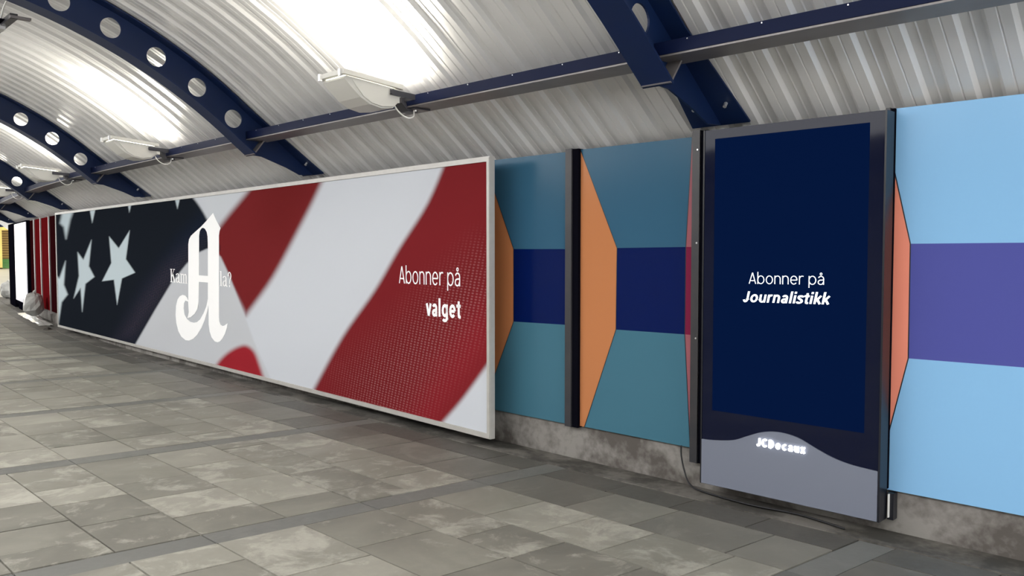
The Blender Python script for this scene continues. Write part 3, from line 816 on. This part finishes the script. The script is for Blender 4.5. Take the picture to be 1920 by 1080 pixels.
MB().pbox(PB, BL - 0.028, BL - 0.004, BZ0 + 0.01, BZ1 - 0.01, 0.0, 0.006).build('corner_bead', M_ALU, bill)
MB().pbox(PB, 0.004, BL - 0.004, BZ0 + 0.004, BZ1 - 0.004, -0.048, -0.03).build('back_board', M_ALU, bill)
# ---- the print: colours of a folded flag, evaluated on a fine grid of vertices
def seg_sd(P, poly):
    """signed distance (negative inside) of points P (k,2) to a polygon"""
    poly = np.array(poly, float); d = np.full(len(P), 1e18); inside = np.zeros(len(P), bool)
    for i in range(len(poly)):
        a = poly[i]; b = poly[(i + 1) % len(poly)]
        e = b - a; w = P - a
        t = np.clip((w @ e) / max(e @ e, 1e-9), 0, 1)
        q = w - t[:, None] * e; d = np.minimum(d, (q ** 2).sum(1))
        c = ((a[1] > P[:, 1]) != (b[1] > P[:, 1]))
        with np.errstate(divide='ignore', invalid='ignore'):
            xi = (b[0] - a[0]) * (P[:, 1] - a[1]) / (b[1] - a[1]) + a[0]
        inside ^= c & (P[:, 0] < xi)
    d = np.sqrt(d)
    return np.where(inside, -d, d)
def mask(P, poly, blur, soft_in=0.5):
    sd = seg_sd(P, poly)
    t = np.clip((blur * soft_in - sd) / blur, 0, 1)
    return t * t * (3 - 2 * t)
def smooth_poly(pts, closed_tail=None, sub=5):
    c = catmull([Vector((x, y, 0)) for x, y in pts], sub)
    return [(p.x, p.y) for p in c] + (closed_tail or [])
NX, NZ = 560, 300
# columns spaced so that each covers a similar width in view
tcol = np.linspace(0, 1, NX); inv = (1 / BD_L) * (1 - tcol) + (1 / BD_R) * tcol
dep = 1 / inv; ucol = FW * 0.8 + (BL - 1.6 * FW) * ((BD_L - dep) / (BD_L - BD_R))
zrow = np.linspace(BZ0 + FW * 0.8, BZ1 - FW * 0.8, NZ)
UU, ZZ = np.meshgrid(ucol, zrow)
OFFP = -0.012
X = PB.a.x + PB.d.x * UU + PB.nrm.x * OFFP; Y = PB.a.y + PB.d.y * UU + PB.nrm.y * OFFP; Zc = ZZ - CAM_H
Dd = Y * CP - Zc * SP
PX = np.stack([(960 + F_PX * X / Dd).ravel(), (540 - F_PX * (Y * SP + Zc * CP) / Dd).ravel()], 1)
def L3(c): return np.array(lin(c)[:3])
def over(img, m, col): return img * (1 - m[:, None]) + m[:, None] * col
K_W = L3((196, 200, 207))
img = np.tile(K_W, (len(PX), 1))
# soft tonal folds of the white cloth
sh = mask(PX, [(372, 330), (470, 330), (420, 400), (395, 430)], 40)
img = over(img, sh * 0.25, L3((200, 205, 206)))
fold = mask(PX, [(560, 420), (640, 330), (840, 270), (640, 620), (500, 760), (440, 640)], 90)
img = over(img, fold * 0.3, L3((203, 207, 214)))
# red stripe one
red1 = [(478, 325), (612, 310)] + smooth_poly([(612, 322), (588, 375), (560, 430), (512, 520), (461, 592)]) + [(400, 470), (396, 440)] + smooth_poly([(405, 432), (432, 398), (462, 362), (478, 340)])
m1 = mask(PX, red1, 16)
img = over(img, m1, L3((112, 38, 40)))
dark1 = mask(PX, [(500, 330), (590, 330), (540, 440), (490, 430)], 80)
img = over(img, m1 * dark1 * 0.45, L3((98, 30, 30)))
# dark canton
canton = [(60, 380), (60, 700), (245, 700)] + [(252, 650), (292, 582), (322, 530), (350, 495), (372, 474), (392, 466), (412, 470)] + smooth_poly([(412, 462), (398, 432), (382, 400), (368, 378), (352, 360)]) + [(350, 340)]
mc = mask(PX, canton, 7)
img = over(img, mc, L3((27, 31, 38)))
bl2 = mask(PX, [(250, 640), (330, 520), (400, 440), (380, 400), (340, 440), (270, 540), (215, 640)], 46)
img = over(img, mc * bl2 * 0.7, L3((27, 35, 52)))
# white fold in front of canton and red
foldp = [(252, 650), (290, 583), (322, 531), (350, 496), (372, 475), (388, 467), (402, 470), (414, 482), (427, 510), (442, 548), (458, 590), (476, 640), (505, 705), (520, 760), (200, 760)]
mf = mask(PX, foldp, 5)
img = over(img, mf, L3((190, 193, 198)))
mf2 = mask(PX, [(340, 520), (400, 480), (440, 560), (470, 640), (430, 640), (380, 600), (320, 640), (280, 640)], 60)
img = over(img, mf * mf2 * 0.35, L3((184, 186, 190)))
# red bump at the lower edge
bump_p = smooth_poly([(396, 700), (410, 678), (426, 662), (445, 651), (462, 648), (477, 660), (487, 685), (500, 725)]) + [(500, 760), (380, 760)]
mb_ = mask(PX, bump_p, 12)
img = over(img, mb_, L3((147, 40, 48)))
# big red stripe
red2 = smooth_poly([(842, 285), (802, 380), (748, 466), (702, 545), (642, 632), (580, 745)]) + [(560, 800), (800, 830)] + smooth_poly([(822, 800), (860, 757), (888, 720), (925, 668)]) + [(940, 640), (940, 270)]
m2 = mask(PX, red2, 13)
img = over(img, m2, L3((116, 36, 40)))
d2 = mask(PX, [(640, 660), (760, 560), (920, 430), (920, 560), (820, 640), (720, 790), (620, 760)], 120)
img = over(img, m2 * d2 * 0.5, L3((102, 27, 30)))
d3 = mask(PX, [(900, 560), (930, 640), (820, 800), (760, 790), (830, 680)], 70)
img = over(img, m2 * d3 * 0.4, L3((140, 34, 44)))
# stars
def zoomed(pts): return [(80 + x / 4.154, 380 + y / 4.154) for x, y in pts]
STAR = L3((186, 199, 205))
for pts, bl in (([(517, 262), (592, 355), (678, 215), (648, 440), (720, 545), (617, 590), (580, 795), (555, 600), (463, 612), (535, 470)], 2.5),
                ([(272, 385), (317, 445), (380, 290), (360, 495), (403, 578), (333, 632), (308, 850), (295, 665), (242, 745), (283, 570)], 3.5),
                ([(60, 520), (130, 590), (178, 455), (165, 640), (195, 715), (148, 775), (122, 945), (60, 1000)], 5),
                ([(366, 20), (414, 20), (408, 60), (386, 158), (370, 70)], 3), ([(660, -10), (695, -10), (690, 14), (675, 78)], 2.5),
                ([(1030, -30), (1070, -40), (1050, 50)], 2.5), ([(160, 40), (250, 40), (215, 130), (182, 280), (165, 190), (135, 160)], 8)):
    img = over(img, mask(PX, zoomed(pts), bl), STAR)
weave = m2 * mask(PX, [(640, 700), (760, 600), (900, 470), (930, 560), (840, 690), (760, 800), (660, 780)], 130) + 0.55 * mc * bl2 * mask(PX, [(200, 640), (300, 500), (400, 430), (400, 470), (260, 640)], 60)
me = bpy.data.meshes.new('print')
c0 = origin_of(bill)
verts = np.stack([X.ravel() - c0.x, Y.ravel() - c0.y, ZZ.ravel() - c0.z], 1).astype(np.float32)
ii = np.arange(NX - 1); jj = np.arange(NZ - 1); I, J = np.meshgrid(ii, jj)
k0 = (J * NX + I).ravel(); quads = np.stack([k0, k0 + 1, k0 + 1 + NX, k0 + NX], 1)
me.from_pydata(verts.tolist(), [], quads.tolist())
ca = me.color_attributes.new('ink', 'FLOAT_COLOR', 'POINT')
rgba = np.concatenate([img, np.clip(weave, 0, 1)[:, None]], 1).astype(np.float32)
ca.data.foreach_set('color', rgba.ravel())
uvl = me.uv_layers.new(name='print_uv')
uvv = np.stack([UU.ravel(), ZZ.ravel()], 1).astype(np.float32)
loop_v = np.empty(len(me.loops), np.int32); me.loops.foreach_get('vertex_index', loop_v)
uvl.data.foreach_set('uv', uvv[loop_v].ravel())
m = bpy.data.materials.new('flag_print'); m.use_nodes = True; nt = m.node_tree; bs = nt.nodes['Principled BSDF']
bs.inputs['Roughness'].default_value = 0.6; bs.inputs['Specular IOR Level'].default_value = 0.0
at = nt.nodes.new('ShaderNodeVertexColor'); at.layer_name = 'ink'
uv = nt.nodes.new('ShaderNodeUVMap'); uv.uv_map = 'print_uv'
mp = nt.nodes.new('ShaderNodeMapping'); mp.inputs['Rotation'].default_value = (0, 0, math.radians(8)); mp.inputs['Scale'].default_value = (20.0, 44.0, 1)
nt.links.new(uv.outputs['UV'], mp.inputs['Vector'])
vo = nt.nodes.new('ShaderNodeTexVoronoi'); vo.inputs['Scale'].default_value = 1.0; vo.inputs['Randomness'].default_value = 0.12
nt.links.new(mp.outputs['Vector'], vo.inputs['Vector'])
rp = nt.nodes.new('ShaderNodeValToRGB'); rp.color_ramp.elements[0].position = 0.12; rp.color_ramp.elements[0].color = (1, 1, 1, 1); rp.color_ramp.elements[1].position = 0.40; rp.color_ramp.elements[1].color = (0, 0, 0, 1)
nt.links.new(vo.outputs['Distance'], rp.inputs['Fac'])
mu = nt.nodes.new('ShaderNodeMath'); mu.operation = 'MULTIPLY'; nt.links.new(rp.outputs['Color'], mu.inputs[0]); nt.links.new(at.outputs['Alpha'], mu.inputs[1])
ml = nt.nodes.new('ShaderNodeMath'); ml.operation = 'MULTIPLY'; ml.inputs[1].default_value = 0.30; nt.links.new(mu.outputs[0], ml.inputs[0])
mx = nt.nodes.new('ShaderNodeMix'); mx.data_type = 'RGBA'; mx.inputs['B'].default_value = (0.52, 0.33, 0.33, 1)
nt.links.new(ml.outputs[0], mx.inputs['Factor']); nt.links.new(at.outputs['Color'], mx.inputs['A'])
nt.links.new(mx.outputs['Result'], bs.inputs['Base Color'])
me.materials.append(m); me.update()
pr = bpy.data.objects.new('print', me); link(pr, bill)
pr['label'] = 'print of a folded flag with stars and red stripes'

# ---- blackletter A (traced outline) and words
def A_px(p): return (300 + p[0] / 3.857, 380 + p[1] / 3.857)
outerA = [(378, 75), (388, 98), (403, 130), (418, 158), (432, 183), (425, 205), (421, 235), (421, 400), (421, 600), (421, 830), (424, 860), (432, 882), (447, 893), (462, 888), (483, 873), (479, 905), (464, 950),
          (445, 985), (427, 1004), (410, 1010), (390, 1003), (368, 975), (353, 930), (347, 880), (346, 740), (336, 790), (318, 850), (295, 905), (265, 955), (235, 985), (205, 998), (180, 995),
          (150, 970), (128, 930), (113, 870), (108, 810), (111, 745), (122, 700), (138, 677), (158, 667), (177, 672), (191, 688), (200, 711), (200, 560), (200, 300), (205, 265), (220, 238), (245, 215), (290, 175), (330, 132)]
hole1 = [(277, 525), (277, 240), (282, 207), (292, 188), (305, 181), (320, 189), (333, 212), (339, 245), (341, 300), (341, 530)]
hole2 = [(198.5, 716), (203, 790), (199, 815), (192, 835), (215, 830), (245, 805), (265, 770), (274, 722), (277, 573), (341, 578), (341, 695), (330, 750), (310, 800), (285, 845), (262, 864), (240, 868),
         (215, 862), (190, 842), (172, 808), (166, 765), (169, 727), (179, 708)]
def on_board(lp): return [PB.pix(*A_px(p)) for p in lp]
vs, fs = filled([on_board(outerA), on_board(hole1), on_board(hole2)], 0.5)
mk('blackletter_initial', [PB.pt(v.x, v.y, -0.0105 + 0.002 * (0.5 + v.z)) for v in vs], fs, M_PRINTW, bill)['label'] = 'large white blackletter letter A'
# serif words drawn from simple outlines (x 0..1 per letter, y 0..1 cap height)
def rect(x0, x1, y0, y1): return [(x0, y0), (x1, y0), (x1, y1), (x0, y1)]
def ringpoly(cx, cy, rx, ry, tx, ty, a0=0, a1=360, k=18):
    o = [(cx + rx * math.cos(math.radians(a0 + (a1 - a0) * i / k)), cy + ry * math.sin(math.radians(a0 + (a1 - a0) * i / k))) for i in range(k + 1)]
    n = [(cx + (rx - tx) * math.cos(math.radians(a0 + (a1 - a0) * i / k)), cy + (ry - ty) * math.sin(math.radians(a0 + (a1 - a0) * i / k))) for i in range(k + 1)]
    return [(o[i], o[i + 1], n[i + 1], n[i]) for i in range(k)]
GLYPH = {
 'K': ([rect(.12, .32, 0, 1), rect(0, .44, 0, .05), rect(0, .44, .95, 1), [(.32, .40), (.32, .50), (.72, .97), (.80, .97)], [(.40, .55), (.62, .62), (.96, .04), (.72, .04)], rect(.58, 1.0, 0, .05), rect(.58, .94, .95, 1)], 1.0),
 'a': ([rect(.50, .70, .06, .55), [(.62, .0), (.86, .0), (.86, .05), (.70, .1), (.5, .1)]] + ringpoly(.36, .52, .34, .18, .16, .06, 0, 165, 10) + ringpoly(.30, .19, .28, .19, .17, .06, 70, 340, 14) + [[(.3, .36), (.52, .43), (.52, .37), (.34, .31)]], 0.86),
 'm': ([rect(.08, .26, 0, .68), rect(0, .36, 0, .05), rect(0, .26, .64, .70), rect(.52, .70, 0, .56), rect(.44, .80, 0, .05), rect(.96, 1.14, 0, .56), rect(.88, 1.24, 0, .05)] + ringpoly(.46, .52, .24, .18, .15, .08, 0, 150, 9) + ringpoly(.90, .52, .24, .18, .15, .08, 0, 150, 9), 1.26),
 'l': ([rect(.10, .30, 0, 1), rect(0, .40, 0, .05), rect(0, .28, .95, 1)], 0.42),
 '?': ([rect(.22, .40, .0, .13), [(.27, .20), (.35, .20), (.37, .34), (.25, .34)]] + ringpoly(.32, .74, .30, .26, .16, .07, -70, 190, 16) + [[(.25, .34), (.37, .34), (.48, .50), (.36, .56)]], 0.66)}
def serif_word(word, pxL, pxR, ybL, ybR, yt, name):
    V = []; Fc = []; x = 0.0
    for ch in word:
        polys, adv = GLYPH[ch]
        for pgon in polys:
            k = len(V); V += [(x + p[0], p[1]) for p in pgon]; Fc.append(tuple(range(k, k + len(pgon))))
        x += adv + 0.04
    x -= 0.04
    uL, zL = PB.pix(pxL, ybL); uR, zR = PB.pix(pxR, ybR); zT = PB.pix(pxL, yt)[1]
    vv = [PB.pt(uL + (uR - uL) * a / x, zL + (zR - zL) * a / x + (zT - zL) * b, -0.0095) for a, b in V]
    return mk(name, vv, Fc, M_PRINTW, bill)
serif_word('Kam', 318, 350, 529, 532, 504, 'serif_lettering')
serif_word('la?', 411, 433, 536, 539, 508, 'serif_lettering')
text_line('text_line', 'Abonner på', PB, 746.5, 861, 531, 537, 499, -0.0105, 0.002, M_PRINTW, bill, w=0.078)
text_line('text_line', 'valget', PB, 797, 862, 592, 597, 560, -0.0105, 0.002, M_PRINTW, bill, w=0.175, track=0.02)

# ------------------------------------------------------------------ far end: red panels, lightbox, bags, stairs
red_labels = ['dark red wall panel touching the billboard end', 'bright red wall panel, widest of the red row', 'middle red wall panel of the red row', 'dark maroon wall panel beside the white lightbox']
S_RED = [14.6, 15.45, 16.7, 17.8, 18.7]
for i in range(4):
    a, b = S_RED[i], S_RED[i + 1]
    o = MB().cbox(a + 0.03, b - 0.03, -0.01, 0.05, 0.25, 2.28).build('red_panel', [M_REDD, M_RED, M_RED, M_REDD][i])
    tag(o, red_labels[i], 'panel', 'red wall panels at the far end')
for i, s in enumerate(S_RED[1:4]):
    o = MB().cbox(s - 0.025, s + 0.025, -0.01, 0.075, 0.20, 2.29).build('trim_strip', M_CHROME)
    tag(o, ['bright vertical trim strip nearest the billboard, between red panels', 'bright vertical trim strip in the middle of the red panels', 'bright vertical trim strip farthest along the red panels'][i], 'trim', 'bright strips between the red panels')
lb = empty('lightbox', W(20.2, 0.1, 0.1)); tag(lb, 'glowing white lightbox poster at the far end beside red panels', 'lightbox')
PL = Plane(W(21.6, 0.13, 0), W(18.82, 0.13, 0))
MB().pbox(PL, 0, PL.len, 0.12, 2.30, -0.10, -0.02).build('cabinet', M_POSTBLK, lb)
MB().pbox(PL, 0.05, PL.len - 0.05, 0.22, 2.26, -0.02, 0.0).build('poster', M_LIGHTBOX, lb)
MB().pbox(PL, 0.4, 2.2, -0.01, 0.12, -0.09, -0.03).build('plinth', M_POSTBLK, lb)
ep = MB().cbox(21.75, 23.45, -0.02, 0.13, 0.0, 2.30).build('end_pillar', M_POSTBLK); tag(ep, 'black end pillar of the wall at the tunnel mouth', 'pillar')

def bag(cx, cy, z0, w, h, seed, label):
    rg = random.Random(seed); v = []; f = []; K = 14; Rw = 8
    prof = [(0.30, 0.0), (0.66, 0.06), (0.95, 0.24), (1.0, 0.48), (0.98, 0.70), (0.80, 0.86), (0.5, 0.95), (0.16, 1.0)]
    for j, (r, t) in enumerate(prof):
        for i in range(K):
            th = 2 * math.pi * i / K; rr = w / 2 * r * (1 + rg.uniform(-0.13, 0.13)) * (1 + 0.12 * math.cos(2 * th + seed))
            v.append((cx + rr * math.cos(th), cy + rr * math.sin(th), z0 + h * t + rg.uniform(-0.02, 0.02) * h))
    for j in range(Rw - 1):
        for i in range(K): f.append((j * K + i, j * K + (i + 1) % K, (j + 1) * K + (i + 1) % K, (j + 1) * K + i))
    f.append(tuple(range(K))[::-1]); f.append(tuple((Rw - 1) * K + i for i in range(K)))
    o = empty('plastic_bag', (cx, cy, z0)); mk('sack', v, f, M_BAG, o)
    kn = MB().tube([(cx, cy, z0 + h * 0.98), (cx + 0.01, cy, z0 + h * 1.04), (cx + 0.04, cy + 0.01, z0 + h * 1.08)], w * 0.06, 7).build('knot', M_BAG, o)
    return tag(o, label, 'bag', 'plastic bags by the wall')
def ground(px, py, z=0.0):
    r = ray(px, py); t = (z - CAM_H) / r.z; return r.x * t, r.y * t
bp_ = W(16.05, 0.31, 0); bag(bp_.x, bp_.y, 0.135, 0.42, 0.50, 3, 'crumpled grey plastic bag beside the red panels')
gx, gy = ground(15, 559); bag(gx, gy, 0.0, 0.46, 0.54, 8, 'crumpled grey plastic bag by the end pillar, leftmost')
# loose film lying along the wall foot
v = []; f = []; rg = random.Random(5); NS, NN = 22, 7
for i in range(NS):
    for j in range(NN):
        sx = 14.7 + 4.2 * i / (NS - 1); nx = 0.12 + 0.24 * j / (NN - 1); e_ = min(1.0, 3.2 * min(j, NN - 1 - j) / (NN - 1)) * min(1.0, 2.5 * min(i, NS - 1 - i) / (NS - 1))
        v.append(W(sx + rg.uniform(-.05, .05), nx + rg.uniform(-.02, .02), 0.008 + e_ * (0.09 + rg.uniform(-0.03, 0.035))))
for i in range(NS - 1):
    for j in range(NN - 1): f.append((i * NN + j, i * NN + j + 1, i * NN + NN + j + 1, i * NN + NN + j))
film = mk('plastic_film', v, f, M_BAGW)
sm = film.modifiers.new('thick', 'SOLIDIFY'); sm.thickness = 0.01; sm.offset = 1
tag(film, 'crumpled white plastic film along the foot of the wall under the bag', 'film')
gx, gy = ground(89, 618); lf = MB().hexa([(gx - .06, gy - .05, 0.002), (gx + .05, gy - .06, 0.002), (gx + .07, gy + .05, 0.002), (gx - .04, gy + .06, 0.002), (gx - .04, gy - .03, 0.03), (gx + .03, gy - .04, 0.05), (gx + .04, gy + .03, 0.035), (gx - .02, gy + .04, 0.045)]).build('litter', M_DEBRIS)
tag(lf, 'small dark scrap of litter on the paving near the billboard', 'litter')

# far hall with stairs
HALL_Y = 54.0
def hall_x(px): return (px - 960) / F_PX * HALL_Y
e0, e1 = W(TUN1, -0.3, 0), W(TUN1, WIDTH, 0)
hf = [Vector((e0.x, e0.y, -0.02)), Vector((e1.x, e1.y, -0.02)), Vector((hall_x(-200), HALL_Y + 8, 0.50)), Vector((hall_x(140), HALL_Y + 8, 0.50))]
hall = mk('floor', hf + [v - Vector((0, 0, 0.2)) for v in hf], HEX[:0] + [(0, 1, 2, 3), (7, 6, 5, 4), (0, 4, 5, 1), (1, 5, 6, 2), (2, 6, 7, 3), (3, 7, 4, 0)], mat('hall_floor', (0.42, 0.41, 0.36), rough=0.5, noise=(0.5, 0.4, (0.34, 0.33, 0.29))))
tag(hall, 'pale gently rising floor of the hall beyond the tunnel', 'floor', kind='structure')
stairs = empty('staircase', (hall_x(12), HALL_Y, 0.5)); tag(stairs, 'yellowish staircase rising at the far end of the tunnel, left edge', 'stairs')
sx0, sx1 = hall_x(6), hall_x(46)
for k in range(15):
    z0 = 0.50 + 0.165 * k; y0 = HALL_Y + 0.29 * k
    st_ = MB().box(sx0, sx1, y0, y0 + 0.33, z0 - 0.10, z0 + 0.125).build('step', M_RISER if k > 2 else M_GREEN, stairs)
    MB().box(sx0, sx1, y0 - 0.03, y0 + 0.30, z0 + 0.125, z0 + 0.165).build('nosing', M_STEP if k > 2 else M_GREEN, st_)
par = MB()
par.prism([(HALL_Y - 0.6, 0.45), (HALL_Y + 4.6, 0.45), (HALL_Y + 4.6, 3.9), (HALL_Y + 3.6, 3.6), (HALL_Y - 0.6, 1.2)], lambda p, d: (d, p[0], p[1]), sx0 - 1.6, sx0)
par.build('side_wall', M_YELLOW, stairs)
stairs.rotation_euler = (0, 0, math.radians(31.5))
hw = MB(); hw.box(hall_x(-320), hall_x(170), HALL_Y + 4.7, HALL_Y + 4.9, 0.3, 6.5)
hw = tag(hw.build('wall_far', M_YELLOW), 'pale yellow end wall behind the stairs', 'wall', kind='structure')
# shell of the far hall, added to keep the world light out
hb = MB()
pA = W(WR1, -0.28, 0); pB = W(TUN1, WIDTH + 0.2, 0)
hb.box(pA.x + 0.35, -6.0, pA.y, pA.y + 0.25, 0, 6.0); hb.box(-6.25, -6.0, pA.y, 60, 0, 6.0)
hb.box(-66, pB.x, pB.y, pB.y + 0.25, 0, 6.0); hb.box(-66.25, -66, pB.y, 60, 0, 6.0)
tag(hb.build('wall_hall_shield', M_PLASTER), 'added side walls closing the far hall against sky light', 'wall', kind='structure')
hc = MB().box(-66.2, -6.0, pB.y, 60, 6.0, 6.2).build('ceiling', M_PLASTER)
tag(hc, 'added ceiling closing the far hall against sky light', 'ceiling', kind='structure')
hl = bpy.data.lights.new('hall_lamp', 'AREA'); hl.shape = 'RECTANGLE'; hl.size = 6; hl.size_y = 2; hl.energy = 260; hl.color = (1.0, 0.9, 0.66)
ho = bpy.data.objects.new('hall_lamp', hl); link(ho); ho.location = (hall_x(0), HALL_Y - 6, 5.6); ho.rotation_euler = (math.radians(-25), 0, 0)
